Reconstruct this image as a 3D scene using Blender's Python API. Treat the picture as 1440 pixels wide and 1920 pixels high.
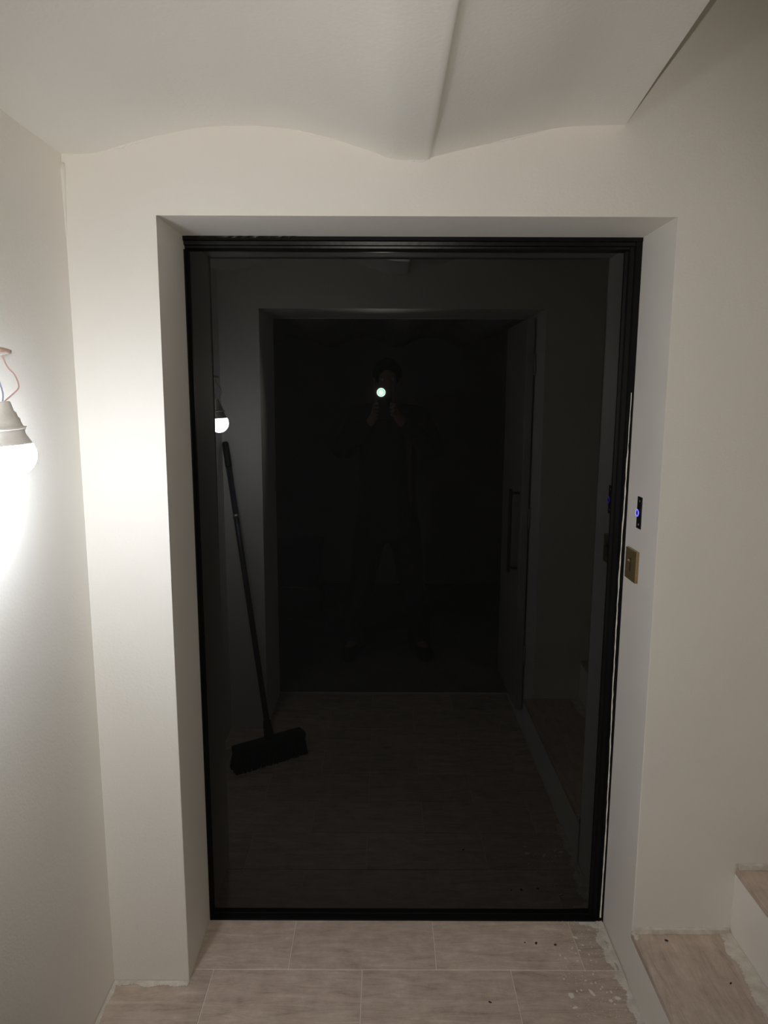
import bpy, bmesh, math, random
from mathutils import Vector, Matrix
random.seed(7)
R = math.radians
SC = bpy.context.scene
COL = SC.collection
for _o in list(bpy.data.objects):
    bpy.data.objects.remove(_o)

# ------------------------------------------------------------------ camera, world, exposure
EYE = 1.585
cam_d = bpy.data.cameras.new('camera')
cam_d.sensor_fit = 'HORIZONTAL'
cam_d.sensor_width = 36.0
cam_d.lens = 36.0 * 1331 / 1440
cam_d.clip_start = 0.01
cam = bpy.data.objects.new('camera', cam_d)
COL.objects.link(cam)
cam.matrix_world = Matrix.Translation((0, 0, EYE)) @ Matrix.Rotation(R(90 - 9.17), 4, 'X') @ Matrix.Rotation(R(0.2), 4, 'Z')
SC.camera = cam
SC.view_settings.view_transform = 'Standard'
SC.view_settings.look = 'None'
SC.view_settings.exposure = 0.1
SC.view_settings.gamma = 1.0
SC.view_settings.use_curve_mapping = False
SC.cycles.max_bounces = 12
SC.cycles.diffuse_bounces = 10
SC.cycles.caustics_reflective = False
SC.cycles.caustics_refractive = False
world = bpy.data.worlds.new('world')
SC.world = world
world.use_nodes = True
world.node_tree.nodes['Background'].inputs[0].default_value = (0.01, 0.01, 0.011, 1)
world.node_tree.nodes['Background'].inputs[1].default_value = 1.0
BULB_L = 122.0          # radiance of the bare bulb's dome
BULB_C = (0.955, 1.0, 1.075)
FILL_W = 25.0          # added fill beam at the phone, in watts
FILL_C = (1.0, 0.915, 0.82)

# ------------------------------------------------------------------ key planes (metres, camera at y=0)
XL = -0.735             # left wall
YF = 1.7177             # wall with the black door
YD = 1.95               # front of the black frame
YG = 1.975              # glossy panel
OX0, OX1, OZ = -0.53, 0.676, 2.0
YB = 0.720              # wall behind, seen in the panel
YB2 = 0.305
BX0, BX1, BZ = -0.56, 0.718, 1.975
XR = 2.10               # unseen far end of the stairwell, drawn in to hold bounced light
ZT = 3.1                # unseen stairwell ceiling, set low so less light escapes

# ------------------------------------------------------------------ helpers
def link(o, parent=None):
    COL.objects.link(o)
    if parent is not None:
        o.parent = parent
    return o

def tag(o, label=None, cat=None, group=None, kind=None):
    if label: o['label'] = label
    if cat: o['category'] = cat
    if group: o['group'] = group
    if kind: o['kind'] = kind
    return o

def obj(name, bm, m, parent=None, smooth=False, loc=None):
    me = bpy.data.meshes.new(name)
    bmesh.ops.recalc_face_normals(bm, faces=bm.faces)
    bm.to_mesh(me)
    bm.free()
    if m is not None:
        me.materials.append(m)
    if smooth:
        for p in me.polygons: p.use_smooth = True
    o = bpy.data.objects.new(name, me)
    if loc: o.location = loc
    return link(o, parent)

def empty(name, loc=(0, 0, 0)):
    o = bpy.data.objects.new(name, None)
    o.location = loc
    o.empty_display_size = 0.05
    return link(o)

def box(bm, x0, x1, y0, y1, z0, z1, bevel=0.0, seg=1):
    vs = [bm.verts.new((x, y, z)) for x in (x0, x1) for y in (y0, y1) for z in (z0, z1)]
    q = [(0, 1, 3, 2), (4, 6, 7, 5), (0, 4, 5, 1), (2, 3, 7, 6), (0, 2, 6, 4), (1, 5, 7, 3)]
    fs = [bm.faces.new([vs[i] for i in f]) for f in q]
    if bevel:
        es = list({e for f in fs for e in f.edges})
        bmesh.ops.bevel(bm, geom=es, offset=bevel, segments=seg, affect='EDGES', profile=0.5)
    return bm

def B(*a, **k):
    return box(bmesh.new(), *a, **k)

def prism(bm, pts, axis, a, b):
    """closed polygon pts extruded along axis from a to b"""
    def mk(p, t):
        if axis == 'Y': return (p[0], t, p[1])
        if axis == 'X': return (t, p[0], p[1])
        return (p[0], p[1], t)
    A = [bm.verts.new(mk(p, a)) for p in pts]
    C = [bm.verts.new(mk(p, b)) for p in pts]
    n = len(pts)
    bm.faces.new(A); bm.faces.new(C[::-1])
    for i in range(n):
        j = (i + 1) % n
        bm.faces.new((A[i], C[i], C[j], A[j]))
    return bm

def tube(bm, pts, r, seg=10, caps=True):
    pts = [Vector(p) for p in pts]
    rr = r if isinstance(r, (list, tuple)) else [r] * len(pts)
    rings = []
    up = None
    for i, p in enumerate(pts):
        d = (pts[min(i + 1, len(pts) - 1)] - pts[max(i - 1, 0)]).normalized()
        if up is None:
            up = d.orthogonal().normalized()
        up = (up - d * up.dot(d)).normalized()
        s = d.cross(up)
        rings.append([bm.verts.new(p + (up * math.cos(2 * math.pi * k / seg) + s * math.sin(2 * math.pi * k / seg)) * rr[i]) for k in range(seg)])
    for a, b in zip(rings, rings[1:]):
        for k in range(seg):
            bm.faces.new((a[k], a[(k + 1) % seg], b[(k + 1) % seg], b[k]))
    if caps:
        bm.faces.new(rings[0][::-1]); bm.faces.new(rings[-1])
    return bm

def lathe(bm, prof, seg=32, M=None):
    """prof: list of (radius, z); closed at radius 0"""
    rings = []
    for r, z in prof:
        if r < 1e-6:
            rings.append([bm.verts.new((0, 0, z))])
        else:
            rings.append([bm.verts.new((r * math.cos(2 * math.pi * k / seg), r * math.sin(2 * math.pi * k / seg), z)) for k in range(seg)])
    for a, b in zip(rings, rings[1:]):
        for k in range(seg):
            j = (k + 1) % seg
            if len(a) == 1 and len(b) == 1: continue
            if len(a) == 1: bm.faces.new((a[0], b[k], b[j]))
            elif len(b) == 1: bm.faces.new((a[k], b[0], a[j]))
            else: bm.faces.new((a[k], b[k], b[j], a[j]))
    if M is not None:
        bmesh.ops.transform(bm, matrix=M, verts=bm.verts)
    return bm

def spline(pts, n=8):
    P = [Vector(p) for p in pts]
    P = [P[0] * 2 - P[1]] + P + [P[-1] * 2 - P[-2]]
    out = []
    for i in range(1, len(P) - 2):
        for k in range(n):
            t = k / n
            a, b, c, d = P[i - 1], P[i], P[i + 1], P[i + 2]
            out.append(0.5 * ((2 * b) + (c - a) * t + (2 * a - 5 * b + 4 * c - d) * t * t + (3 * b - a - 3 * c + d) * t ** 3))
    out.append(P[-2])
    return out

# ------------------------------------------------------------------ materials
def new_mat(name):
    m = bpy.data.materials.new(name)
    m.use_nodes = True
    nt = m.node_tree
    return m, nt, nt.nodes['Principled BSDF']

def simple(name, col, rough=0.5, metal=0.0, ior=1.45):
    m, nt, b = new_mat(name)
    b.inputs['Base Color'].default_value = (*col, 1)
    b.inputs['Roughness'].default_value = rough
    b.inputs['Metallic'].default_value = metal
    b.inputs['IOR'].default_value = ior
    return m

def noisy(name, c1, c2, scale=3.0, rough=0.6, bump=0.0, bscale=200.0, stretch=(1, 1, 1), detail=4.0, lo=0.35, hi=0.65, rnd=False, metal=0.0, coord='Object'):
    m, nt, b = new_mat(name)
    N, L = nt.nodes, nt.links
    tc = N.new('ShaderNodeTexCoord')
    mp = N.new('ShaderNodeMapping')
    mp.inputs['Scale'].default_value = stretch
    L.new(tc.outputs[coord], mp.inputs['Vector'])
    vec = mp.outputs['Vector']
    if rnd:
        oi = N.new('ShaderNodeObjectInfo')
        mul = N.new('ShaderNodeMath'); mul.operation = 'MULTIPLY'; mul.inputs[1].default_value = 37.0
        L.new(oi.outputs['Random'], mul.inputs[0])
        add = N.new('ShaderNodeVectorMath'); add.operation = 'ADD'
        L.new(vec, add.inputs[0]); L.new(mul.outputs[0], add.inputs[1])
        vec = add.outputs[0]
    n = N.new('ShaderNodeTexNoise')
    n.inputs['Scale'].default_value = scale
    n.inputs['Detail'].default_value = detail
    n.inputs['Roughness'].default_value = 0.6
    L.new(vec, n.inputs['Vector'])
    cr = N.new('ShaderNodeValToRGB')
    cr.color_ramp.elements[0].position = lo; cr.color_ramp.elements[0].color = (*c1, 1)
    cr.color_ramp.elements[1].position = hi; cr.color_ramp.elements[1].color = (*c2, 1)
    L.new(n.outputs['Fac'], cr.inputs['Fac'])
    L.new(cr.outputs['Color'], b.inputs['Base Color'])
    b.inputs['Roughness'].default_value = rough
    b.inputs['Metallic'].default_value = metal
    if bump:
        n2 = N.new('ShaderNodeTexNoise'); n2.inputs['Scale'].default_value = bscale; n2.inputs['Detail'].default_value = 3.0
        L.new(vec, n2.inputs['Vector'])
        bp = N.new('ShaderNodeBump'); bp.inputs['Strength'].default_value = bump; bp.inputs['Distance'].default_value = 0.002
        L.new(n2.outputs['Fac'], bp.inputs['Height'])
        L.new(bp.outputs['Normal'], b.inputs['Normal'])
    return m

def emit(name, col, strength):
    m, nt, b = new_mat(name)
    b.inputs['Base Color'].default_value = (0.8, 0.8, 0.8, 1)
    b.inputs['Emission Color'].default_value = (*col, 1)
    b.inputs['Emission Strength'].default_value = strength
    return m

def tile_mat(name, stretch, c0, c1, c2, c3):
    """vein-cut travertine look: long streaks, blotches and fine pits"""
    m, nt, b = new_mat(name)
    N, L = nt.nodes, nt.links
    tc = N.new('ShaderNodeTexCoord'); oi = N.new('ShaderNodeObjectInfo')
    mul = N.new('ShaderNodeMath'); mul.operation = 'MULTIPLY'; mul.inputs[1].default_value = 53.0
    L.new(oi.outputs['Random'], mul.inputs[0])
    add = N.new('ShaderNodeVectorMath'); add.operation = 'ADD'
    L.new(tc.outputs['Object'], add.inputs[0]); L.new(mul.outputs[0], add.inputs[1])
    mp = N.new('ShaderNodeMapping'); mp.inputs['Scale'].default_value = stretch
    L.new(add.outputs[0], mp.inputs['Vector'])
    n1 = N.new('ShaderNodeTexNoise'); n1.inputs['Scale'].default_value = 7.0; n1.inputs['Detail'].default_value = 10.0
    n1.inputs['Roughness'].default_value = 0.74; n1.inputs['Distortion'].default_value = 0.9
    L.new(mp.outputs['Vector'], n1.inputs['Vector'])
    n2 = N.new('ShaderNodeTexNoise'); n2.inputs['Scale'].default_value = 16.0; n2.inputs['Detail'].default_value = 9.0
    n2.inputs['Roughness'].default_value = 0.72
    L.new(add.outputs[0], n2.inputs['Vector'])
    mx = N.new('ShaderNodeMix'); mx.data_type = 'FLOAT'; mx.inputs[0].default_value = 0.42
    L.new(n1.outputs['Fac'], mx.inputs[2]); L.new(n2.outputs['Fac'], mx.inputs[3])
    cr = N.new('ShaderNodeValToRGB')
    e = cr.color_ramp.elements
    e[0].position = 0.33; e[0].color = (*c0, 1)
    e[1].position = 0.68; e[1].color = (*c3, 1)
    k = e.new(0.45); k.color = (*c1, 1)
    k = e.new(0.56); k.color = (*c2, 1)
    L.new(mx.outputs[0], cr.inputs['Fac'])
    hs = N.new('ShaderNodeHueSaturation')
    mr = N.new('ShaderNodeMapRange'); mr.inputs['To Min'].default_value = 0.9; mr.inputs['To Max'].default_value = 1.08
    L.new(oi.outputs['Random'], mr.inputs['Value']); L.new(mr.outputs[0], hs.inputs['Value'])
    L.new(cr.outputs['Color'], hs.inputs['Color'])
    L.new(hs.outputs['Color'], b.inputs['Base Color'])
    b.inputs['Roughness'].default_value = 0.55
    n3 = N.new('ShaderNodeTexNoise'); n3.inputs['Scale'].default_value = 160.0
    L.new(add.outputs[0], n3.inputs['Vector'])
    bp = N.new('ShaderNodeBump'); bp.inputs['Strength'].default_value = 0.12; bp.inputs['Distance'].default_value = 0.001
    L.new(n3.outputs['Fac'], bp.inputs['Height']); L.new(bp.outputs['Normal'], b.inputs['Normal'])
    return m

PAINT1, PAINT2 = (0.865, 0.842, 0.788), (0.885, 0.862, 0.81)
M = {}
M['paint'] = noisy('wall_paint', PAINT1, PAINT2, 2.2, 0.62, 0.22, 160.0, detail=3.0)
M['ceil'] = noisy('ceiling_paint', (0.87, 0.85, 0.797), (0.885, 0.865, 0.815), 1.6, 0.62, 0.22, 120.0, detail=3.0)
M['room'] = noisy('cellar_plaster', (0.52, 0.51, 0.52), (0.64, 0.63, 0.64), 2.0, 0.8, 0.4, 60.0)
M['concrete'] = noisy('cellar_floor', (0.16, 0.155, 0.15), (0.26, 0.25, 0.24), 3.0, 0.8, 0.3, 80.0)
M['plaster'] = noisy('bare_plaster', (0.60, 0.555, 0.49), (0.78, 0.735, 0.66), 30.0, 0.85, 0.5, 300.0)
M['grout'] = noisy('pale_grout', (0.74, 0.69, 0.61), (0.85, 0.80, 0.72), 25.0, 0.9, 0.3, 400.0)
T = ((0.33, 0.256, 0.203), (0.53, 0.427, 0.352), (0.65, 0.536, 0.45), (0.82, 0.705, 0.617))
M['tile'] = tile_mat('travertine_tile', (0.9, 6.0, 3.0), *T)
M['tread'] = tile_mat('travertine_tread', (6.0, 0.8, 3.0), *T)
M['gloss'] = simple('black_glass', (0.0055, 0.0055, 0.0054), 0.010, 0.0, 1.60)
M['frame'] = noisy('black_film', (0.003, 0.003, 0.003), (0.005, 0.005, 0.005), 30.0, 0.30, 0.25, 40.0)
M['frame'].node_tree.nodes['Principled BSDF'].inputs['Specular IOR Level'].default_value = 0.22
M['stile'] = simple('black_stile', (0.007, 0.007, 0.0072), 0.5)
M['stile'].node_tree.nodes['Principled BSDF'].inputs['Specular IOR Level'].default_value = 0.12
M['gap'] = simple('dark_gap', (0.004, 0.004, 0.004), 0.9)
M['socket'] = noisy('grey_plastic', (0.68, 0.665, 0.63), (0.78, 0.765, 0.73), 60.0, 0.55, 0.3, 200.0)
M['bulbbody'] = simple('white_plastic', (0.84, 0.83, 0.81), 0.4)
M['dome'] = emit('lit_dome', BULB_C, BULB_L)
M['wire_red'] = simple('red_wire', (0.70, 0.46, 0.43), 0.4)
M['wire_blue'] = simple('blue_wire', (0.40, 0.47, 0.66), 0.4)
M['rose'] = noisy('painted_bracket', (0.62, 0.40, 0.33), (0.72, 0.66, 0.58), 45.0, 0.6)
M['blackplate'] = simple('black_metal_plate', (0.006, 0.006, 0.007), 0.3)
M['screw'] = simple('steel_screw', (0.55, 0.54, 0.52), 0.35, 1.0)
M['blueled'] = emit('blue_led', (0.04, 0.05, 1.0), 1.5)
M['buttoncap'] = simple('dark_blue_button', (0.01, 0.012, 0.06), 0.25)
M['brass'] = noisy('brushed_brass', (0.34, 0.245, 0.115), (0.42, 0.31, 0.155), 40.0, 0.42, 0.1, 200.0, stretch=(1, 1, 12), metal=0.75)
M['brassdark'] = simple('toggle_slot', (0.05, 0.04, 0.025), 0.5)
M['chip'] = simple('white_paint_chip', (0.86, 0.82, 0.75), 0.7)
M['crumb'] = simple('dark_crumb', (0.03, 0.022, 0.018), 0.8)
M['broom_handle'] = simple('navy_handle', (0.028, 0.034, 0.05), 0.4)
M['broom_grip'] = simple('black_grip', (0.012, 0.012, 0.013), 0.6)
M['bristle'] = noisy('dark_bristles', (0.010, 0.010, 0.011), (0.03, 0.03, 0.032), 120.0, 0.8, 0.5, 400.0)
M['whitedoor'] = noisy('white_door_paint', (0.44, 0.43, 0.41), (0.5, 0.49, 0.47), 4.0, 0.5)
M['steel'] = simple('dark_steel', (0.05, 0.05, 0.055), 0.4, 0.6)
M['skin'] = noisy('skin', (0.36, 0.20, 0.145), (0.42, 0.25, 0.18), 20.0, 0.5)
M['jacket'] = noisy('black_jacket', (0.008, 0.008, 0.009), (0.013, 0.013, 0.014), 25.0, 0.8, 0.3, 90.0)
M['trousers'] = noisy('black_trousers', (0.008, 0.008, 0.009), (0.012, 0.012, 0.013), 25.0, 0.85, 0.3, 120.0)
M['shirt'] = noisy('beige_shirt', (0.30, 0.235, 0.175), (0.36, 0.29, 0.22), 30.0, 0.85)
M['shoe'] = simple('black_shoe', (0.007, 0.007, 0.007), 0.5)
M['hair'] = noisy('dark_hair', (0.008, 0.007, 0.006), (0.016, 0.013, 0.011), 80.0, 0.6, 0.6, 200.0)
M['eye'] = simple('eye', (0.5, 0.5, 0.5), 0.2)
M['phone'] = simple('phone_body', (0.012, 0.012, 0.013), 0.3)
M['lens'] = simple('phone_lens', (0.004, 0.004, 0.006), 0.05)
M['glare'] = emit('phone_glare', (0.42, 0.98, 0.66), 13.0)
M['glarerim'] = emit('phone_glare_rim', (0.85, 1.0, 0.92), 18.0)
M['bluebin'] = simple('blue_plastic', (0.02, 0.04, 0.20), 0.35)
M['cardboard'] = noisy('dark_cardboard', (0.05, 0.04, 0.03), (0.08, 0.065, 0.05), 6.0, 0.9)

# ------------------------------------------------------------------ structure
def portal(name, x0, x1, z1, ox0, ox1, oz, ya, yb, mat, bev=0.004, z0=-0.05):
    pts = [(x0, z0), (ox0, z0), (ox0, oz), (ox1, oz), (ox1, z0), (x1, z0), (x1, z1), (x0, z1)]
    bm = prism(bmesh.new(), pts, 'Y', ya, yb)
    es = []
    for e in bm.edges:
        a, b = e.verts[0].co, e.verts[1].co
        if abs(a.y - b.y) < 1e-6:
            inn = lambda v: ox0 - 1e-4 <= v.x <= ox1 + 1e-4 and v.z <= oz + 1e-4
            if inn(a) and inn(b): es.append(e)
    bmesh.ops.bevel(bm, geom=es, offset=bev, segments=2, affect='EDGES', profile=0.6)
    o = obj(name, bm, mat)
    tag(o, kind='structure')
    return o

portal('wall_front', XL - 0.12, XR + 0.12, ZT, OX0, OX1, OZ, YF, 2.10, M['paint'])
wb = portal('wall_rear', XL - 0.12, XR + 0.12, ZT, BX0, BX1, BZ, YB2, YB, M['paint'])
tag(obj('wall_left', B(XL - 0.12, XL, YB, YF, -0.05, 2.5), M['paint']), kind='structure')
tag(obj('wall_right', B(XR, XR + 0.12, YB, YF, -0.05, ZT), M['paint']), kind='structure')
tag(obj('wall_upper', B(XL, 0.43, YB, YF, 2.62, 2.74), M['paint']), kind='structure')
tag(obj('ceiling_stairwell', B(XL - 0.12, XR + 0.12, YB2, 2.10, ZT, ZT + 0.1), M['paint']), kind='structure')
tag(obj('wall_upper_left', B(XL - 0.12, XL, YB, YF, 2.5, ZT), M['paint']), kind='structure')

# vaulted ceiling: two shallow plaster vaults on either side of a plastered joist
VP = [(-0.735, 2.128), (-0.70, 2.127), (-0.675, 2.128), (-0.65, 2.131), (-0.60, 2.144), (-0.555, 2.156), (-0.515, 2.166), (-0.481, 2.173),
      (-0.445, 2.180), (-0.40, 2.186), (-0.349, 2.188), (-0.288, 2.188), (-0.25, 2.185), (-0.216, 2.181), (-0.18, 2.175), (-0.145, 2.167),
      (-0.115, 2.160), (-0.084, 2.151), (-0.054, 2.142), (-0.024, 2.132), (-0.003, 2.1245), (0.014, 2.1195), (0.028, 2.1175), (0.060, 2.1165),
      (0.086, 2.116), (0.0945, 2.1165), (0.0985, 2.118), (0.1015, 2.120), (0.1045, 2.1222), (0.111, 2.1245), (0.133, 2.1295), (0.169, 2.138), (0.21, 2.1475), (0.253, 2.157), (0.295, 2.1665), (0.337, 2.1755),
      (0.37, 2.183), (0.397, 2.187), (0.43, 2.190), (0.457, 2.191), (0.50, 2.192), (0.541, 2.193)]
bm = bmesh.new()
rows = []
NY = 24
for j in range(NY + 1):
    y = YB + (YF - YB) * j / NY
    t = (YF - y) / (YF - YB)
    ex = 0.541 - 0.078 * (YF - y) / 0.51 * 0.51
    row = []
    for i, (x, z) in enumerate(VP):
        # the joist deepens away from the door wall and the free edge runs slightly inwards
        xx = x
        if x > 0.111:
            xx = 0.111 + (x - 0.111) * (ex - 0.111) / (0.541 - 0.111)
        zz = z
        if 0.104 < x < 0.36 and t > 0.0:
            zz += 0.007 * min(1.0, t * 3) * math.exp(-((x - 0.13) / 0.08) ** 2)
        w = 0.0016 * math.sin(9 * x + 7 * y) + 0.0010 * math.sin(23 * x - 11 * y)
        row.append(bm.verts.new((xx, y, zz + w * min(1, t * 8))))
    rows.append(row)
for a, b in zip(rows, rows[1:]):
    for i in range(len(VP) - 1):
        f = bm.faces.new((a[i], b[i], b[i + 1], a[i + 1])); f.smooth = True
# free side of the slab and its top
top = []
for row in rows:
    c = row[-1].co; d = row[0].co
    top.append((bm.verts.new((c.x, c.y, c.z)), bm.verts.new((c.x, c.y, 2.62)), bm.verts.new((d.x, d.y, 2.62))))
for (a, b) in zip(top, top[1:]):
    bm.faces.new((a[0], b[0], b[1], a[1]))
    bm.faces.new((a[1], b[1], b[2], a[2]))
o = obj('ceiling', bm, M['ceil'])
tag(o, kind='structure')

# ragged beads of paint and plaster where the vaults meet the door wall
def bead(parent, xa, xb, r, seed):
    rnd = random.Random(seed)
    pts = []; rr = []
    n = 22
    for i in range(n + 1):
        x = xa + (xb - xa) * i / n
        for (p, q) in zip(VP, VP[1:]):
            if p[0] <= x <= q[0]:
                z = p[1] + (q[1] - p[1]) * (x - p[0]) / (q[0] - p[0]); break
        pts.append((x, YF - 0.0005, z - 0.0005 + rnd.uniform(-0.001, 0.001)))
        rr.append(max(0.0006, r * (0.5 + rnd.random()) * math.sin(math.pi * (i + 0.15) / (n + 0.3))))
    obj('paint_bead', tube(bmesh.new(), pts, rr, 8), M['ceil'], parent, True)
bead(o, -0.655, -0.49, 0.0042, 1)
bead(o, -0.24, -0.11, 0.0032, 2)
bead(o, 0.04, 0.101, 0.003, 3)
bead(o, 0.22, 0.36, 0.003, 4)
# plastered corner between left wall and door wall
cb = bmesh.new()
cp = [(XL + 0.0005, YF - 0.001, 2.128 - 0.02 * i) for i in range(1, 10)]
tube(cb, cp, [0.007, 0.008, 0.0065, 0.006, 0.005, 0.0042, 0.0035, 0.0028, 0.001], 8)
obj('corner_bead', cb, M['paint'], bpy.data.objects['wall_left'], True)

# floor: pale grout bed with single tiles
fl = tag(obj('floor', B(XL - 0.02, OX1 + 0.04, YB2 - 0.02, 2.10, -0.06, -0.0015), M['grout']), kind='structure')
TP, RD = 0.4165, 0.2075
row_y = 1.7616
def add_tile(x0, x1, y0, y1):
    g = 0.0012
    x0 = max(x0 + g, XL + 0.004); x1 = min(x1 - g, 0.668); y0 = max(y0 + g, YB2); y1 = min(y1 - g, 2.02)
    if x1 - x0 < 0.01 or y1 - y0 < 0.01: return
    cx, cy = (x0 + x1) / 2, (y0 + y1) / 2
    t = obj('tile', B(x0 - cx, x1 - cx, y0 - cy, y1 - cy, -0.010, 0.0 , bevel=0.0008), M['tile'], fl, loc=(cx, cy, random.uniform(-0.0003, 0.0003)))
for k in range(-1, 8):
    y0 = row_y - k * RD
    off = -0.265 if k % 2 else -0.4735
    if y0 + RD < YB2: break
    for i in range(-2, 4):
        add_tile(off + i * TP, off + (i + 1) * TP, y0 - RD, y0)
# the first row behind the joint (runs under the door)
# (k=-1 covers y 1.7616..1.969)

# dark cellar room behind the photographer
ROOM = (-1.5, 1.7, -2.0)
tag(obj('floor_cellar', B(ROOM[0], ROOM[1], ROOM[2], YB2 - 0.02, -0.06, 0.0), M['concrete']), kind='structure')
tag(obj('wall_cellar_left', B(ROOM[0] - 0.1, ROOM[0], ROOM[2], YB2, -0.05, 2.3), M['room']), kind='structure')
tag(obj('wall_cellar_right', B(ROOM[1], ROOM[1] + 0.1, ROOM[2], YB2, -0.05, 2.3), M['room']), kind='structure')
tag(obj('wall_cellar_back', B(ROOM[0] - 0.1, ROOM[1] + 0.1, ROOM[2] - 0.1, ROOM[2], -0.05, 2.3), M['room']), kind='structure')
bm = bmesh.new()
prof = []
nv = 6; pw = (ROOM[1] - ROOM[0]) / nv
for i in range(nv):
    for k in range(9):
        prof.append((ROOM[0] + pw * (i + k / 8.0 * 0.86 + 0.07), 1.985 + 0.085 * math.sin(math.pi * k / 8.0)))
prof = [(ROOM[0], 1.985)] + prof + [(ROOM[1], 1.985), (ROOM[1], 2.3), (ROOM[0], 2.3)]
prism(bm, prof, 'Y', ROOM[2], YB2)
tag(obj('ceiling_cellar', bm, M['room']), kind='structure')

# ------------------------------------------------------------------ black door
door = tag(obj('door_1', B(OX0 + 0.006, 0.640, YG, YG + 0.035, 0.008, OZ - 0.02, bevel=0.0015), M['gloss']), kind='structure')
# header: stepped black profile wrapped in film
hp = [(YD - 0.004, 2.0), (YD - 0.004, 1.9905), (YD + 0.002, 1.9885), (YD + 0.004, 1.980), (YD + 0.012, 1.9785), (YD + 0.013, 1.9735), (YD + 0.018, 1.9695), (YD + 0.022, 1.9665), (YG + 0.03, 1.9665), (YG + 0.03, 2.0)]
hb = prism(bmesh.new(), hp, 'X', OX0 + 0.0005, OX1 - 0.0005)
obj('frame_header', hb, M['frame'], door)
# left stile and right stile, each with a rebate
sp = [(OX0 + 0.0005, YD + 0.001), (OX0 + 0.004, YD + 0.001), (OX0 + 0.006, YD + 0.006), (OX0 + 0.007, YG - 0.002), (OX0 + 0.008, YG - 0.001), (OX0 + 0.008, YG + 0.03), (OX0 + 0.0005, YG + 0.03)]
obj('frame_stile', prism(bmesh.new(), sp, 'Z', 0.0, 1.968), M['stile'], door)
sp = [(OX1 - 0.0005, YD - 0.002), (OX1 - 0.016, YD - 0.002), (OX1 - 0.018, YD + 0.008), (OX1 - 0.028, YD + 0.010), (OX1 - 0.031, YD + 0.018), (OX1 - 0.038, YD + 0.020), (OX1 - 0.040, YG + 0.03), (OX1 - 0.0005, YG + 0.03)]
obj('frame_stile', prism(bmesh.new(), sp, 'Z', 0.0, 1.9915), M['stile'], door)
# black kick strip at the foot of the panel
obj('bottom_strip', B(OX0 + 0.008, OX1 - 0.036, YG - 0.002, YG + 0.002, 0.002, 0.008, bevel=0.001), M['stile'], door)
obj('threshold', B(OX0 + 0.001, OX1 - 0.002, YD, YG + 0.03, -0.001, 0.004, bevel=0.001), M['stile'], door)
# rag of film along the header
rag = bmesh.new()
xs = [OX0 + 0.002 + i * (0.30 / 24) for i in range(25)]
tp = [0.0004 + 0.002 * abs(math.sin(i * 1.7)) * (0.4 + random.random()) for i in range(25)]
for i in range(24):
    vs = [rag.verts.new(p) for p in ((xs[i], YD - 0.0055, 1.996), (xs[i + 1], YD - 0.0055, 1.996), (xs[i + 1], YD - 0.0062 - tp[i + 1], 1.9997), (xs[i], YD - 0.0062 - tp[i], 1.9997))]
    rag.faces.new(vs)
bmesh.ops.remove_doubles(rag, verts=rag.verts, dist=1e-5)
bmesh.ops.solidify(rag, geom=rag.faces[:], thickness=0.0008)
obj('film_edge', rag, M['frame'], door)
# ragged line of white paint down the right stile
rnd = random.Random(5)
wl = bmesh.new()
pts = []
z = 1.60
while z > 0.012:
    w = 0.0020 + 0.0018 * rnd.random()
    if z > 1.45: w *= 0.5
    if z < 0.3: w *= 1.25
    c = OX1 - 0.0105 + 0.0022 * math.sin(z * 5.0) + rnd.uniform(-0.0006, 0.0006)
    pts.append((c - w / 2, c + w / 2, z))
    z -= 0.018
front = [[wl.verts.new((a, YD - 0.0038, q)), wl.verts.new((b, YD - 0.0038, q)), wl.verts.new((a, YD - 0.0015, q)), wl.verts.new((b, YD - 0.0015, q))] for a, b, q in pts]
for p, q in zip(front, front[1:]):
    wl.faces.new((p[0], p[1], q[1], q[0])); wl.faces.new((p[2], p[0], q[0], q[2])); wl.faces.new((p[1], p[3], q[3], q[1]))
obj('paint_line', wl, M['chip'], door)

# ------------------------------------------------------------------ staircase going up to the right
SX0, SW = 0.672, 0.268
SZ = [0.159, 0.350, 0.535, 0.72, 0.905]
st = empty('staircase', (SX0, (YB + YF) / 2, 0))
tag(st, 'painted stairs with beige stone treads climbing right beside the black door', 'stairs')
def sobj(name, bm, m):
    bmesh.ops.translate(bm, vec=-st.location, verts=bm.verts)
    return obj(name, bm, m, st)
ZP = 0.0
for i, z in enumerate(SZ):
    x0 = SX0 + SW * i
    x1 = XR - 0.001 if i == len(SZ) - 1 else x0 + SW
    sobj('riser', B(x0, x1 - 0.0005, YB + 0.001, YF - 0.001, 0.0 if i == 0 else -0.0, z - 0.018, bevel=0.0), M['paint'])
    yj = YF - 0.002
    tb = B(-(x1 - x0) / 2 , (x1 - x0) / 2 - 0.0008, -(YF - YB) / 2 + 0.002, (YF - YB) / 2 - 0.002, -0.018, 0.0, bevel=0.0015)
    t = obj('tread', tb, M['tread'], st, loc=((x0 + x1) / 2 - st.location.x + 0.0005, 0, z))
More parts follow.
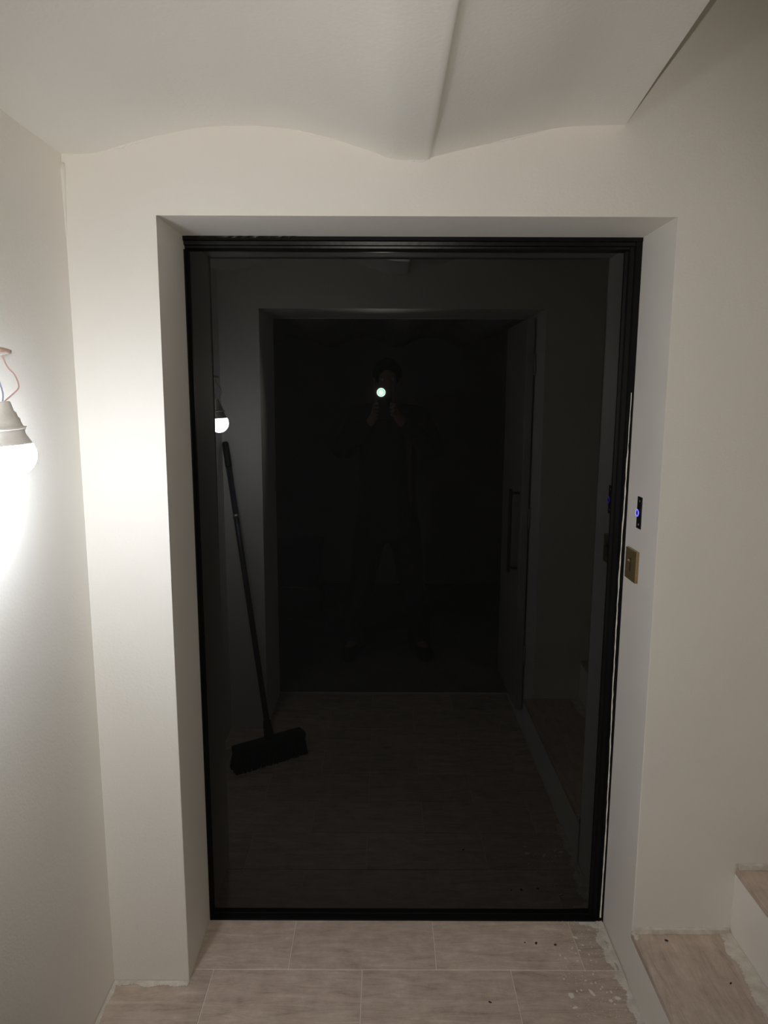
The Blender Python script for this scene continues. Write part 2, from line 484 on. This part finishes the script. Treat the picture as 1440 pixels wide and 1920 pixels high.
# smear of grout along the inner edge of the two visible treads, and plaster at the wall
def smear(bm, a, b, wl0, wl1, z, nrm, n=26, seed=0, h=0.002):
    """thin ragged strip from a to b lying on height z; nrm = sideways direction in the plane"""
    rn = random.Random(seed)
    a = Vector(a); b = Vector(b); nrm = Vector(nrm)
    n = max(n, int((b - a).length / 0.003))
    f = [(rn.uniform(5, 90), rn.uniform(0, 6), rn.uniform(0.3, 1)) for _ in range(9)]
    p, q = [], []
    for i in range(n + 1):
        c = a.lerp(b, i / n)
        s_ = (b - a).length * i / n
        k = sum(w * math.sin(fr * s_ + ph_) for fr, ph_, w in f) / 4.0
        k = min(1.0, max(0.0, 0.45 + 0.5 * k + rn.uniform(-0.12, 0.12)))
        w = wl0 + (wl1 - wl0) * k
        p.append(bm.verts.new((c.x, c.y, z + h)))
        e = c + nrm * w
        q.append(bm.verts.new((e.x, e.y, z + 0.0003)))
    for i in range(n):
        bm.faces.new((p[i], p[i + 1], q[i + 1], q[i]))
    return bm
for i in (0, 1):
    x1 = SX0 + SW * (i + 1)
    sobj('grout_smear', smear(bmesh.new(), (x1 - 0.001, YF - 0.002, 0), (x1 - 0.001, YB + 0.01, 0), 0.026, 0.052, SZ[i], (-1, 0, 0), 40, i + 3, 0.004), M['plaster'])
    bs = bmesh.new()
    rn = random.Random(i + 11)
    n = 18
    P = []
    for k in range(n + 1):
        x = SX0 + SW * i + 0.004 + (SW - 0.006) * k / n
        P.append([bs.verts.new((x, YF - 0.0004, SZ[i] + 0.013 + rn.uniform(-0.001, 0.001))), bs.verts.new((x, YF - 0.006 - rn.uniform(0, 0.0015), SZ[i] + 0.011)), bs.verts.new((x, YF - 0.009 - rn.uniform(0, 0.003), SZ[i] + 0.0005))])
    for a, b in zip(P, P[1:]):
        bs.faces.new((a[0], b[0], b[1], a[1])); bs.faces.new((a[1], b[1], b[2], a[2]))
    sobj('wall_fillet', bs, M['plaster'])
# ragged plaster on the first tread's corner
lump = [(0.676, 1.709), (0.682, 1.700), (0.679, 1.692), (0.930, 1.700), (0.916, 1.692)]
for (x, y) in lump:
    kb = bmesh.new()
    bmesh.ops.create_icosphere(kb, subdivisions=2, radius=0.0065, matrix=Matrix.Translation((x, y, SZ[0] + 0.001)) @ Matrix.Diagonal((random.uniform(0.7, 1.5), random.uniform(0.7, 1.3), 0.6, 1)))
    for v in kb.verts: v.co += Vector((random.uniform(-1, 1), random.uniform(-1, 1), random.uniform(-1, 1))) * 0.0008
    sobj('plaster_lump', kb, M['plaster'])

# plaster residue at the foot of the walls
rb = bmesh.new()
smear(rb, (XL + 0.001, YF - 0.001, 0), (OX0, YF - 0.001, 0), 0.004, 0.026, 0.0005, (0, -1, 0), 30, 2, 0.004)
smear(rb, (XL + 0.001, YF, 0), (XL + 0.001, 1.35, 0), 0.004, 0.014, 0.0005, (1, 0, 0), 30, 5, 0.005)
tag(obj('plaster_residue', rb, M['plaster']), 'rough grey plaster residue along foot of the left walls', 'residue', kind='stuff')
rb = bmesh.new()
smear(rb, (0.6715, 1.985, 0), (0.6715, 1.50, 0), 0.006, 0.034, 0.0006, (-1, 0, 0), 46, 9, 0.004)
smear(rb, (0.655, 1.90, 0), (0.66, 1.73, 0), 0.004, 0.030, 0.0012, (-1, 0, 0), 26, 4, 0.001)
smear(rb, (0.655, 1.945, 0), (0.600, 1.945, 0), 0.004, 0.03, 0.0009, (0, -1, 0), 20, 14, 0.001)
tag(obj('plaster_residue', rb, M['plaster']), 'crusty pale plaster residue along foot of the right jamb', 'residue', kind='stuff')

# ------------------------------------------------------------------ bare bulb hanging by the left wall
bp = Vector((-0.633, 1.212, 1.486))
ax = Vector((0.08, 0.02, -1)).normalized()            # from cap to dome
bulb = empty('hanging_bulb', bp)
tag(bulb, 'lit white bulb in a grey lampholder hanging on wires by left wall', 'bulb')
MR = Vector((0, 0, -1)).rotation_difference(ax).to_matrix().to_4x4()
rr = 0.0365
prof = [(0.0, -rr)]
for k in range(1, 13):
    a = math.pi * k / 20.0
    prof.append((rr * math.sin(a), -rr * math.cos(a)))
prof.append((rr * 0.90, rr * 0.45))
_nt = M['dome'].node_tree
_tc = _nt.nodes.new('ShaderNodeTexCoord'); _dp = _nt.nodes.new('ShaderNodeVectorMath'); _dp.operation = 'DOT_PRODUCT'
_dp.inputs[1].default_value = tuple(ax / rr)
_mr = _nt.nodes.new('ShaderNodeMapRange')
for _k, _v in (('From Min', -0.45), ('From Max', 1.0), ('To Min', 0.9 * BULB_L), ('To Max', 1.5 * BULB_L)):
    _mr.inputs[_k].default_value = _v
_nt.links.new(_tc.outputs['Object'], _dp.inputs[0]); _nt.links.new(_dp.outputs['Value'], _mr.inputs['Value'])
_nt.links.new(_mr.outputs['Result'], _nt.nodes['Principled BSDF'].inputs['Emission Strength'])
dome = obj('bulb_dome', lathe(bmesh.new(), prof, 40, MR), M['dome'], bulb, True)
ztop = prof[-1][1]
zb0 = ztop - 0.001
body = [(0.0, zb0), (rr * 0.90, zb0), (rr * 0.89, zb0 + 0.002), (0.0285, zb0 + 0.010), (0.0242, zb0 + 0.019), (0.0232, zb0 + 0.026), (0.0, zb0 + 0.027)]
obj('bulb_collar', lathe(bmesh.new(), body, 36, MR), M['bulbbody'], bulb, True)
zs = zb0 + 0.0255
sock = [(0.0, zs), (0.0245, zs), (0.0262, zs + 0.002), (0.0262, zs + 0.005), (0.0222, zs + 0.007), (0.0200, zs + 0.014), (0.0192, zs + 0.020), (0.0165, zs + 0.0225), (0.0150, zs + 0.030), (0.0118, zs + 0.033), (0.0092, zs + 0.047), (0.0080, zs + 0.0495), (0.0, zs + 0.050)]
sk = obj('lampholder', lathe(bmesh.new(), sock, 30, MR), M['socket'], bulb, True)
zr = zs + 0.0035
ring = bmesh.new()
tube(ring, [(0.0268 * math.cos(t * math.pi / 16), 0.0268 * math.sin(t * math.pi / 16), zr + 0.0015 * math.sin(t * 0.4)) for t in range(33)], 0.0011, 6, False)
bmesh.ops.transform(ring, matrix=MR, verts=ring.verts)
obj('binding_wire', ring, M['bulbbody'], sk, True)
topc = MR @ Vector((0, 0, zs + 0.0495))
brk = Vector((-0.650, 1.216, 1.655)) - bp
w1 = [Vector(q) - bp for q in ((-0.6425, 1.216, 1.656), (-0.6345, 1.217, 1.634), (-0.6240, 1.218, 1.6207), (-0.6185, 1.218, 1.6056), (-0.6195, 1.217, 1.5967), (-0.6310, 1.216, 1.586))] + [topc]
obj('red_wire', tube(bmesh.new(), spline(w1, 7), 0.0013, 8), M['wire_red'], bulb, True)
w2 = [Vector(q) - bp for q in ((-0.660, 1.216, 1.655), (-0.656, 1.217, 1.632), (-0.650, 1.217, 1.610), (-0.645, 1.216, 1.590))] + [topc + Vector((-0.003, 0, 0))]
obj('blue_wire', tube(bmesh.new(), spline(w2, 7), 0.0013, 8), M['wire_blue'], bulb, True)
# small bracket on the wall from which it hangs
br = empty('wall_bracket', (XL, 1.216, 1.660))
tag(br, 'small paint-smeared bracket on left wall carrying the bulb wires', 'bracket')
pb = bmesh.new()
sec = [(0.0, 0.014, 0.010), (0.03, 0.017, 0.0098), (0.06, 0.020, 0.0092), (0.085, 0.019, 0.0078), (0.098, 0.013, 0.0055), (0.108, 0.005, 0.0024)]
rings = []
for (x, hw, hh) in sec:
    rings.append([pb.verts.new((x, hw * math.cos(2 * math.pi * k / 14), hh * math.sin(2 * math.pi * k / 14) - 0.0006 * k % 3 * 0.3)) for k in range(14)])
for a, b in zip(rings, rings[1:]):
    for k in range(14):
        pb.faces.new((a[k], a[(k + 1) % 14], b[(k + 1) % 14], b[k]))
pb.faces.new(rings[0][::-1]); pb.faces.new(rings[-1])
obj('bracket_arm', pb, M['rose'], br, True)
obj('rim', tube(bmesh.new(), [(0.030, -0.0165, -0.008), (0.07, -0.0195, -0.0078), (0.09, -0.016, -0.0065), (0.104, -0.006, -0.0035), (0.106, 0.003, -0.003)], 0.0026, 8), M['bulbbody'], br, True)

# ------------------------------------------------------------------ lift call button and brass switch on the right jamb
def jamb_lathe(prof, y, z, seg=28):
    return lathe(bmesh.new(), prof, seg, Matrix.Translation((0, y, z)) @ Matrix.Rotation(R(-90), 4, 'Y'))
cbp = empty('call_button', (OX1, 1.853, 1.286))
tag(cbp, 'slim black call plate with glowing blue ring button on right jamb', 'button')
obj('plate', B(-0.0018, 0.0, -0.0165, 0.0165, -0.0425, 0.0425, bevel=0.0006), M['blackplate'], cbp)
for zz in (0.031, -0.031):
    s = obj('screw', jamb_lathe([(0.0, 0.0030), (0.0028, 0.0026), (0.0040, 0.0016), (0.0, 0.0016)], 0, zz, 16), M['screw'], cbp, True)
obj('button_body', jamb_lathe([(0.0, 0.0016), (0.0105, 0.0016), (0.0105, 0.006), (0.0096, 0.0065), (0.0, 0.0065)], 0, 0.0, 32), M['blackplate'], cbp)
bring = bmesh.new()
tube(bring, [(-0.0066, 0.0088 * math.cos(t * math.pi / 18), 0.0088 * math.sin(t * math.pi / 18)) for t in range(37)], 0.0013, 8, False)
obj('light_ring', bring, M['blueled'], cbp, True)
obj('button_cap', jamb_lathe([(0.0, 0.0078), (0.0060, 0.0074), (0.0072, 0.0066), (0.0072, 0.0060), (0.0, 0.0060)], 0, 0.0, 28), M['buttoncap'], cbp, True)

sw = empty('light_switch', (OX1, 1.876, 1.140))
tag(sw, 'square brass toggle switch plate below the blue button', 'switch')
obj('plate', B(-0.0085, 0.0, -0.0405, 0.0405, -0.0425, 0.0425, bevel=0.0009, seg=2), M['brass'], sw)
obj('slot', B(-0.0092, -0.0080, -0.0055, 0.0055, -0.0185, 0.0185, bevel=0.0004), M['brassdark'], sw)
tg = lathe(bmesh.new(), [(0.0, 0.0), (0.0026, 0.001), (0.0032, 0.006), (0.0034, 0.010), (0.0026, 0.0125), (0.0, 0.013)], 16, Matrix.Translation((-0.0075, 0, 0.006)) @ Matrix.Rotation(R(-90 + 48), 4, 'Y'))
obj('toggle', tg, M['brass'], sw, True)

# ------------------------------------------------------------------ broom in the corner behind (seen mirrored in the door)
broom = empty('push_broom', (-0.50, 1.030, 0))
tag(broom, 'dark push broom leaning in left corner, mirrored in the black door', 'broom')
top = Vector((-0.717, 0.745, 1.385)) - broom.location
foot = Vector((0, 0, 0.105))
d = (top - foot).normalized()
obj('handle', tube(bmesh.new(), [foot, foot.lerp(top, 0.5), top - d * 0.11], 0.0125, 16), M['broom_handle'], broom, True)
obj('grip', tube(bmesh.new(), [top - d * 0.115, top - d * 0.11, top - d * 0.008, top], [0.0135, 0.0148, 0.0148, 0.010], 16), M['broom_grip'], broom, True)
obj('collar', tube(bmesh.new(), [foot + d * 0.98, foot + d * 1.0], 0.0138, 16), M['screw'], broom, True)
hx = Vector((0.83, -0.555, 0)).normalized()
rot = Matrix.Rotation(math.atan2(hx.y, hx.x), 4, 'Z')
hb = B(-0.165, 0.165, -0.033, 0.033, 0.072, 0.105, bevel=0.008, seg=2)
bmesh.ops.transform(hb, matrix=rot, verts=hb.verts)
obj('broom_head', hb, M['broom_grip'], broom)
obj('socket', tube(bmesh.new(), [foot - d * 0.012, foot + d * 0.075, foot + d * 0.08], [0.024, 0.017, 0.013], 16), M['broom_grip'], broom, True)
bb = bmesh.new()
for i in range(30):
    for j in range(6):
        x = -0.157 + 0.314 * i / 29; y = -0.026 + 0.052 * j / 5
        sx = x * 1.06 + random.uniform(-0.004, 0.004); sy = y * 1.45 + random.uniform(-0.004, 0.004)
        tube(bb, [(x, y, 0.074), (sx, sy, 0.001)], [0.0040, 0.0052], 5)
bmesh.ops.transform(bb, matrix=rot, verts=bb.verts)
tag(obj('bristles', bb, M['bristle'], broom), kind='stuff')

# ------------------------------------------------------------------ open door leaf in the rear opening (mirrored)
d2 = tag(obj('door_2', B(0.672, 0.708, YB2 - 0.34, YB - 0.205, 0.012, BZ - 0.02, bevel=0.003), M['whitedoor']), kind='structure')
for zz in (0.30, 1.00, 1.74):
    obj('hinge', tube(bmesh.new(), [(0.712, YB - 0.198, zz - 0.05), (0.712, YB - 0.198, zz + 0.05)], 0.0058, 10), M['whitedoor'], d2, True)
pl = obj('pull_handle', tube(bmesh.new(), [(0.628, YB - 0.26, 0.72), (0.628, YB - 0.26, 1.14)], 0.009, 12), M['steel'], d2, True)
for zz in (0.74, 1.12):
    obj('stand_off', tube(bmesh.new(), [(0.628, YB - 0.26, zz), (0.673, YB - 0.26, zz)], 0.007, 10), M['steel'], pl, True)

# ------------------------------------------------------------------ things in the dark room
bx = empty('dark_box', (-0.66, -1.20, 0))
tag(bx, 'dark cardboard box on cellar floor under the blue crate', 'box')
obj('carton', B(-0.20, 0.20, -0.16, 0.16, 0.0, 0.215, bevel=0.003), M['cardboard'], bx)
obj('flap', B(-0.20, 0.20, -0.001, 0.155, 0.2145, 0.2185), M['cardboard'], bx)
obj('flap', B(-0.20, 0.20, -0.155, -0.004, 0.2145, 0.2185), M['cardboard'], bx)
cr = empty('blue_crate', (-0.64, -1.19, 0.219))
tag(cr, 'blue plastic crate on a dark box behind the photographer', 'crate')
cbm = bmesh.new()
w0, w1, dd0, dd1, hh = 0.15, 0.18, 0.11, 0.14, 0.31
def ringr(w, dpt, z): return [cbm.verts.new((sx * w, sy * dpt, z)) for sx, sy in ((-1, -1), (1, -1), (1, 1), (-1, 1))]
a = ringr(w0, dd0, 0.0); b = ringr(w1, dd1, hh); c = ringr(w1 - 0.006, dd1 - 0.006, hh); e = ringr(w0 - 0.006, dd0 - 0.006, 0.006)
cbm.faces.new(a[::-1]); cbm.faces.new(e)
for p, q in ((a, b), (b, c), (c, e)):
    for k in range(4): cbm.faces.new((p[k], p[(k + 1) % 4], q[(k + 1) % 4], q[k]))
obj('bin', cbm, M['bluebin'], cr)
rim = bmesh.new()
for (x0, x1, y0, y1) in ((-0.192, 0.192, -0.152, -0.139), (-0.192, 0.192, 0.139, 0.152), (-0.192, -0.179, -0.139, 0.139), (0.179, 0.192, -0.139, 0.139)):
    box(rim, x0, x1, y0, y1, hh - 0.02, hh + 0.002)
obj('rim', rim, M['bluebin'], cr)

# ------------------------------------------------------------------ paint chips and crumbs on the tiles
def flat_piece(name, m, x, y, pts, th, lab, cat, grp, z=0.0006):
    bm = prism(bmesh.new(), pts, 'Z', 0.0, th)
    o = obj(name, bm, m, loc=(x, y, z))
    o.rotation_euler = (R(random.uniform(-1, 1)), R(random.uniform(-1, 1)), 0)
    return tag(o, lab, cat, grp)
f_, p_ = 1331.0, R(9.17)
def ground(px, py, z=0.0):
    cx = (px - 720) / f_; cy = (960 - py) / f_
    b = math.cos(p_) + cy * math.sin(p_); c = -math.sin(p_) + cy * math.cos(p_)
    t = (z - EYE) / c
    return cx * t, b * t
def ragged(l, w, ang, n=7, seed=0):
    rn = random.Random(seed)
    return [((math.cos(t) * l * rn.uniform(0.7, 1.1)) * math.cos(ang) - (math.sin(t) * w * rn.uniform(0.7, 1.1)) * math.sin(ang),
             (math.cos(t) * l * rn.uniform(0.7, 1.1)) * math.sin(ang) + (math.sin(t) * w * rn.uniform(0.7, 1.1)) * math.cos(ang)) for t in [2 * math.pi * k / n for k in range(n)]]
CH = [(1074, 1866, 7, 5, 2.0, 'broad notched white paint chip on tile, far from right jamb'),
      (1113, 1861, 10, 2.6, 2.1, 'long narrow white paint splinter on tile near right jamb'),
      (1161, 1871, 6.5, 4.5, -0.5, 'largest squarish white paint chip beside stair side'),
      (1149, 1876, 4.5, 3.2, -0.4, 'pointed white paint chip left of the squarish one'),
      (1082, 1889, 6.5, 2.4, 0.3, 'lowest white paint chip, elongated, on second tile row'),
      (1081, 1757, 6.5, 2.0, -0.5, 'white paint sliver lying across joint close to black door')]
for i, (px, py, l, w, a, lab) in enumerate(CH):
    x, y = ground(px, py)
    flat_piece('paint_chip', M['chip'], x, y, ragged(l * 0.0015, w * 0.0017, a, 5, i), 0.0012, lab, 'paint chip', 'paint chips on the floor tiles')
SM = [(1132, 1850), (1129, 1854), (1093, 1856), (1083, 1787), (1076, 1777), (1107, 1789), (1095, 1771), (1111, 1800), (1086, 1801), (1120, 1842), (1112, 1843), (1060, 1835), (1101, 1838), (1053, 1791), (1141, 1860), (1156, 1882), (1100, 1819), (1089, 1781), (1149, 1859), (1063, 1796), (1115, 1826), (1085, 1858)]
for i, (px, py) in enumerate(SM):
    x, y = ground(px, py)
    flat_piece('paint_flake', M['chip'], x, y, ragged(random.uniform(2.0, 3.6) * 0.0014, random.uniform(1.4, 2.4) * 0.0014, random.uniform(0, 3), 6, i + 40), 0.001, 'tiny white paint flake scattered on tiles by right jamb', 'paint flake', 'tiny paint flakes by the right jamb')
dust = bmesh.new()
rn = random.Random(77)
for i in range(420):
    u = rn.random() ** 1.6
    y = rn.uniform(1.60, 1.96)
    x = 0.665 - u * 0.17
    s = rn.uniform(0.0005, 0.0014)
    bmesh.ops.create_cone(dust, cap_ends=True, segments=5, radius1=s, radius2=s * 0.6, depth=0.0008, matrix=Matrix.Translation((x, y, 0.0008)))
tag(obj('plaster_dust', dust, M['chip']), 'fine white plaster specks strewn over tiles by right jamb', 'dust', kind='stuff')
CR = [(988, 1769, 0.0, 'first dark crumb of the pair on tile before black door', 5, 2.4), (1008, 1768, 0, 'darkest small crumb on tile before black door, tallest', 4, 5), (1044, 1771, 0, 'dark brown crumb nearest the right jamb on floor tile', 4.5, 3), (922, 1879, 0, 'dark curled crumb on the second row of tiles', 5, 2.4),
      (1193, 1751, SZ[0], 'dark angular splinter at the left end of first tread', 7, 3), (1252, 1762, SZ[0], 'dark brown crumb near wall on first stair tread', 5, 3.2), (1373, 1842, SZ[0], 'thin dark splinter at the right side of first tread', 4.5, 1.8)]
CR[0] = (987, 1767, 0.0, 'tiny dark speck left of the tallest crumb by black door', 3, 1.6)
for i, (px, py, zz, lab, l, w) in enumerate(CR):
    x, y = ground(px, py, zz)
    flat_piece('crumb', M['crumb'], x, y, ragged(l * 0.0010, w * 0.0011, random.uniform(-0.6, 0.6), 6, i + 90), 0.0016, lab, 'crumb', 'dark crumbs on the stone', z=zz + 0.0006)

# ------------------------------------------------------------------ photographer (mirrored in the black door)
def skin(name, V, E, rad, m, parent=None, sub=2, root=0):
    me = bpy.data.meshes.new(name)
    me.from_pydata([tuple(v) for v in V], E, [])
    o = bpy.data.objects.new(name, me)
    COL.objects.link(o)
    o.modifiers.new('skin', 'SKIN').use_smooth_shade = True
    if not me.skin_vertices:
        me.skin_vertices.new()
    for i, r in enumerate(rad):
        r = r if isinstance(r, tuple) else (r, r)
        me.skin_vertices[0].data[i].radius = r
        me.skin_vertices[0].data[i].use_root = (i == root)
    s = o.modifiers.new('sub', 'SUBSURF'); s.levels = sub; s.render_levels = sub
    dg = bpy.context.evaluated_depsgraph_get()
    me2 = bpy.data.meshes.new_from_object(o.evaluated_get(dg))
    COL.objects.unlink(o); bpy.data.objects.remove(o)
    me2.materials.clear(); me2.materials.append(m)
    for p in me2.polygons: p.use_smooth = True
    me2.name = name
    return link(bpy.data.objects.new(name, me2), parent)

class G:
    def __init__(s): s.V, s.E, s.r = [], [], []
    def v(s, p, r, prev=None):
        s.V.append(Vector(p)); s.r.append(r); i = len(s.V) - 1
        if prev is not None: s.E.append((prev, i))
        return i

YP = -0.30
PH = Vector((0.0, -0.0125, EYE - 0.035))       # phone centre
def arm_pts(sg):
    sh = (0.02 + sg * 0.185, YP + 0.01, 1.465)
    el = (0.02 + sg * 0.285, YP + 0.10, 1.255)
    wr = (0.008 + sg * 0.062, -0.055, 1.475)
    return sh, el, wr
g = G()
pel = g.v((0.02, YP, 0.95), (0.135, 0.10))
ab = g.v((0.02, YP, 1.10), (0.130, 0.095), pel)
ch = g.v((0.02, YP + 0.005, 1.30), (0.150, 0.105), ab)
ut = g.v((0.02, YP, 1.44), (0.110, 0.075), ch)
nk = g.v((0.02, YP + 0.015, 1.535), 0.052, ut)
hd0 = g.v((0.018, YP + 0.055, 1.615), (0.050, 0.062), nk)
hd1 = g.v((0.018, YP + 0.055, 1.675), (0.073, 0.086), hd0)
hd2 = g.v((0.018, YP + 0.045, 1.745), (0.066, 0.080), hd1)
no = g.v((0.018, YP + 0.155, 1.665), 0.011, hd1)
for sg in (-1, 1):
    fx = -0.18 if sg < 0 else 0.22
    hip = g.v((0.02 + sg * 0.10, YP, 0.86), 0.088, pel)
    kn = g.v((0.02 + sg * 0.145, YP + 0.03, 0.49), 0.058, hip)
    cf = g.v((fx, YP + 0.01, 0.33), 0.054, kn)
    an = g.v((fx, YP + 0.0, 0.10), 0.038, cf)
    to = g.v((fx + sg * 0.04, YP + 0.14, 0.045), 0.034, an)
    sh, el, wr = arm_pts(sg)
    s_ = g.v(sh, 0.062, ut); e_ = g.v(el, 0.044, s_); w_ = g.v(wr, (0.030, 0.024), e_)
    palm = g.v((sg * 0.050, -0.032, 1.512), (0.030, 0.019), w_)
    # four fingers curl round the side of the phone to its back, thumb lies on the screen side
    for k in range(4):
        zz = 1.548 - 0.0195 * k
        ln = (0.95, 1.08, 1.0, 0.82)[k]
        a1 = g.v((sg * 0.056, -0.018, zz - 0.002), 0.0085, palm)
        a2 = g.v((sg * 0.0515, 0.006, zz), 0.0080, a1)
        a3 = g.v((sg * (0.0515 - 0.022 * ln), 0.0085, zz + 0.002), 0.0070, a2)
    t1 = g.v((sg * 0.048, -0.044, 1.542), 0.0100, palm)
    t2 = g.v((sg * 0.034, -0.038, 1.566), 0.0088, t1)
person = skin('person', g.V, g.E, g.r, M['skin'], None, 2, 0)
tag(person, 'person in black jacket holding up a phone, mirrored in the door', 'person')
# jacket
g = G()
hm = g.v((0.02, YP, 0.70), (0.20, 0.150)); h2 = g.v((0.02, YP, 0.84), (0.195, 0.145), hm); w = g.v((0.02, YP, 1.04), (0.182, 0.134), h2)
c = g.v((0.02, YP + 0.005, 1.28), (0.185, 0.138), w); u = g.v((0.02, YP, 1.455), (0.140, 0.098), c); co = g.v((0.02, YP + 0.014, 1.56), (0.078, 0.078), u)
for sg in (-1, 1):
    sh, el, wr = (Vector(q) for q in arm_pts(sg))
    s_ = g.v(sh, 0.088, u); m1 = g.v(sh.lerp(el, 0.55), 0.078, s_); e_ = g.v(el, 0.068, m1); f1 = g.v(el.lerp(wr, 0.55), 0.056, e_); f2 = g.v(el.lerp(wr, 0.90), 0.042, f1)
skin('jacket', g.V, g.E, g.r, M['jacket'], person, 2, 0)
# trousers
g = G()
pw_ = g.v((0.02, YP, 1.04), (0.150, 0.118)); pv = g.v((0.02, YP, 0.92), (0.165, 0.128), pw_)
for sg in (-1, 1):
    fx = -0.18 if sg < 0 else 0.22
    cr_ = g.v((0.02 + sg * 0.105, YP, 0.80), 0.112, pv); mt = g.v((0.02 + sg * 0.125, YP + 0.015, 0.64), 0.098, cr_)
    kn = g.v((0.02 + sg * 0.148, YP + 0.03, 0.48), 0.082, mt); cf = g.v((fx, YP + 0.01, 0.28), 0.076, kn); hm = g.v((fx, YP + 0.0, 0.12), 0.072, cf); hn = g.v((fx, YP + 0.008, 0.015), 0.080, hm)
skin('trousers', g.V, g.E, g.r, M['trousers'], person, 2, 0)
for sg in (-1, 1):
    fx = -0.18 if sg < 0 else 0.22
    g = G()
    a = g.v((fx - sg * 0.01, YP - 0.06, 0.047), (0.048, 0.048)); b = g.v((fx + sg * 0.012, YP + 0.03, 0.053), (0.054, 0.056), a)
    c = g.v((fx + sg * 0.035, YP + 0.12, 0.045), (0.056, 0.044), b); e = g.v((fx + sg * 0.05, YP + 0.19, 0.037), (0.040, 0.034), c)
    skin('shoe', g.V, g.E, g.r, M['shoe'], person, 2, 0)
# hair, ears, eyes, open front of the shirt
hb = bmesh.new()
bmesh.ops.create_icosphere(hb, subdivisions=4, radius=1.0)
for v in hb.verts:
    n = v.co.copy()
    k = 1.0 + 0.035 * math.sin(n.x * 17 + n.z * 9) * math.cos(n.y * 15)
    v.co = Vector((n.x * 0.083, n.y * 0.099, n.z * 0.088)) * k
bmesh.ops.bisect_plane(hb, geom=hb.verts[:] + hb.edges[:] + hb.faces[:], plane_co=(0, 0.03, 0.005), plane_no=(0, 0.62, -0.78), clear_outer=True)
bmesh.ops.solidify(hb, geom=hb.faces[:], thickness=0.008)
bmesh.ops.translate(hb, vec=(0.018, YP + 0.048, 1.722), verts=hb.verts)
obj('hair', hb, M['hair'], person, True)
for sg in (-1, 1):
    eb = bmesh.new()
    bmesh.ops.create_uvsphere(eb, u_segments=12, v_segments=8, radius=0.0115, matrix=Matrix.Translation((0.018 + sg * 0.031, YP + 0.128, 1.688)))
    obj('eye', eb, M['eye'], person, True)
    eb = bmesh.new()
    bmesh.ops.create_uvsphere(eb, u_segments=12, v_segments=8, radius=0.03, matrix=Matrix.Translation((0.018 + sg * 0.076, YP + 0.04, 1.675)) @ Matrix.Diagonal((0.28, 0.6, 1, 1)))
    obj('ear', eb, M['skin'], person, True)
sb = bmesh.new()
S = [(0.105, 0.150, 1.455, -0.205), (0.112, 0.162, 1.40, -0.158), (0.122, 0.160, 1.33, -0.152), (0.132, 0.158, 1.24, -0.160), (0.138, 0.162, 1.12, -0.168), (0.146, 0.166, 1.02, -0.175), (0.158, 0.164, 0.93, -0.180)]
P = [[sb.verts.new((a, y + 0.004, z)), sb.verts.new((b, y - 0.006, z))] for a, b, z, y in S]
for a, b in zip(P, P[1:]): sb.faces.new((a[0], a[1], b[1], b[0]))
bmesh.ops.solidify(sb, geom=sb.faces[:], thickness=0.004)
obj('shirt_front', sb, M['shirt'], person, True)

# phone, tilted with the camera
ph = empty('phone', (0.0, 0.0, EYE))
ph.rotation_euler = (R(-9.17), 0, 0)
tag(ph, 'dark phone with bright round glare held up by the person', 'phone')
obj('phone_case', B(-0.040, 0.040, -0.0115, -0.0030, -0.118, 0.052, bevel=0.003, seg=3), M['phone'], ph)
fm = Matrix.Translation((-0.018, -0.0030, 0.027)) @ Matrix.Rotation(R(-90), 4, 'X')
obj('glare_disc', lathe(bmesh.new(), [(0.0, 0.0012), (0.0195, 0.0012), (0.0195, 0.0), (0.0, 0.0)], 28, fm), M['glare'], ph)  # glowing disc made oversized to imitate lens glare, with a rim below
obj('glare_rim', lathe(bmesh.new(), [(0.0196, 0.0), (0.0240, 0.0), (0.0240, 0.0011), (0.0196, 0.0011), (0.0196, 0.0)], 28, fm), M['glarerim'], ph)
for zz in (-0.014, -0.034):
    obj('camera_lens', lathe(bmesh.new(), [(0.0, 0.001), (0.0075, 0.001), (0.0085, 0.0), (0.0, 0.0)], 24, Matrix.Translation((0.022, -0.0030, zz)) @ Matrix.Rotation(R(-90), 4, 'X')), M['lens'], ph)

# fill beam added at the phone to even out the light
la = bpy.data.lights.new('fill_beam', 'SPOT')
la.spot_size = R(94); la.spot_blend = 0.55; la.shadow_soft_size = 0.003
la.energy = FILL_W; la.color = FILL_C
lo = link(bpy.data.objects.new('fill_beam', la), ph)
lo.location = (-0.018, 0.0035, 0.027)
lo.rotation_euler = (R(90), 0, 0)
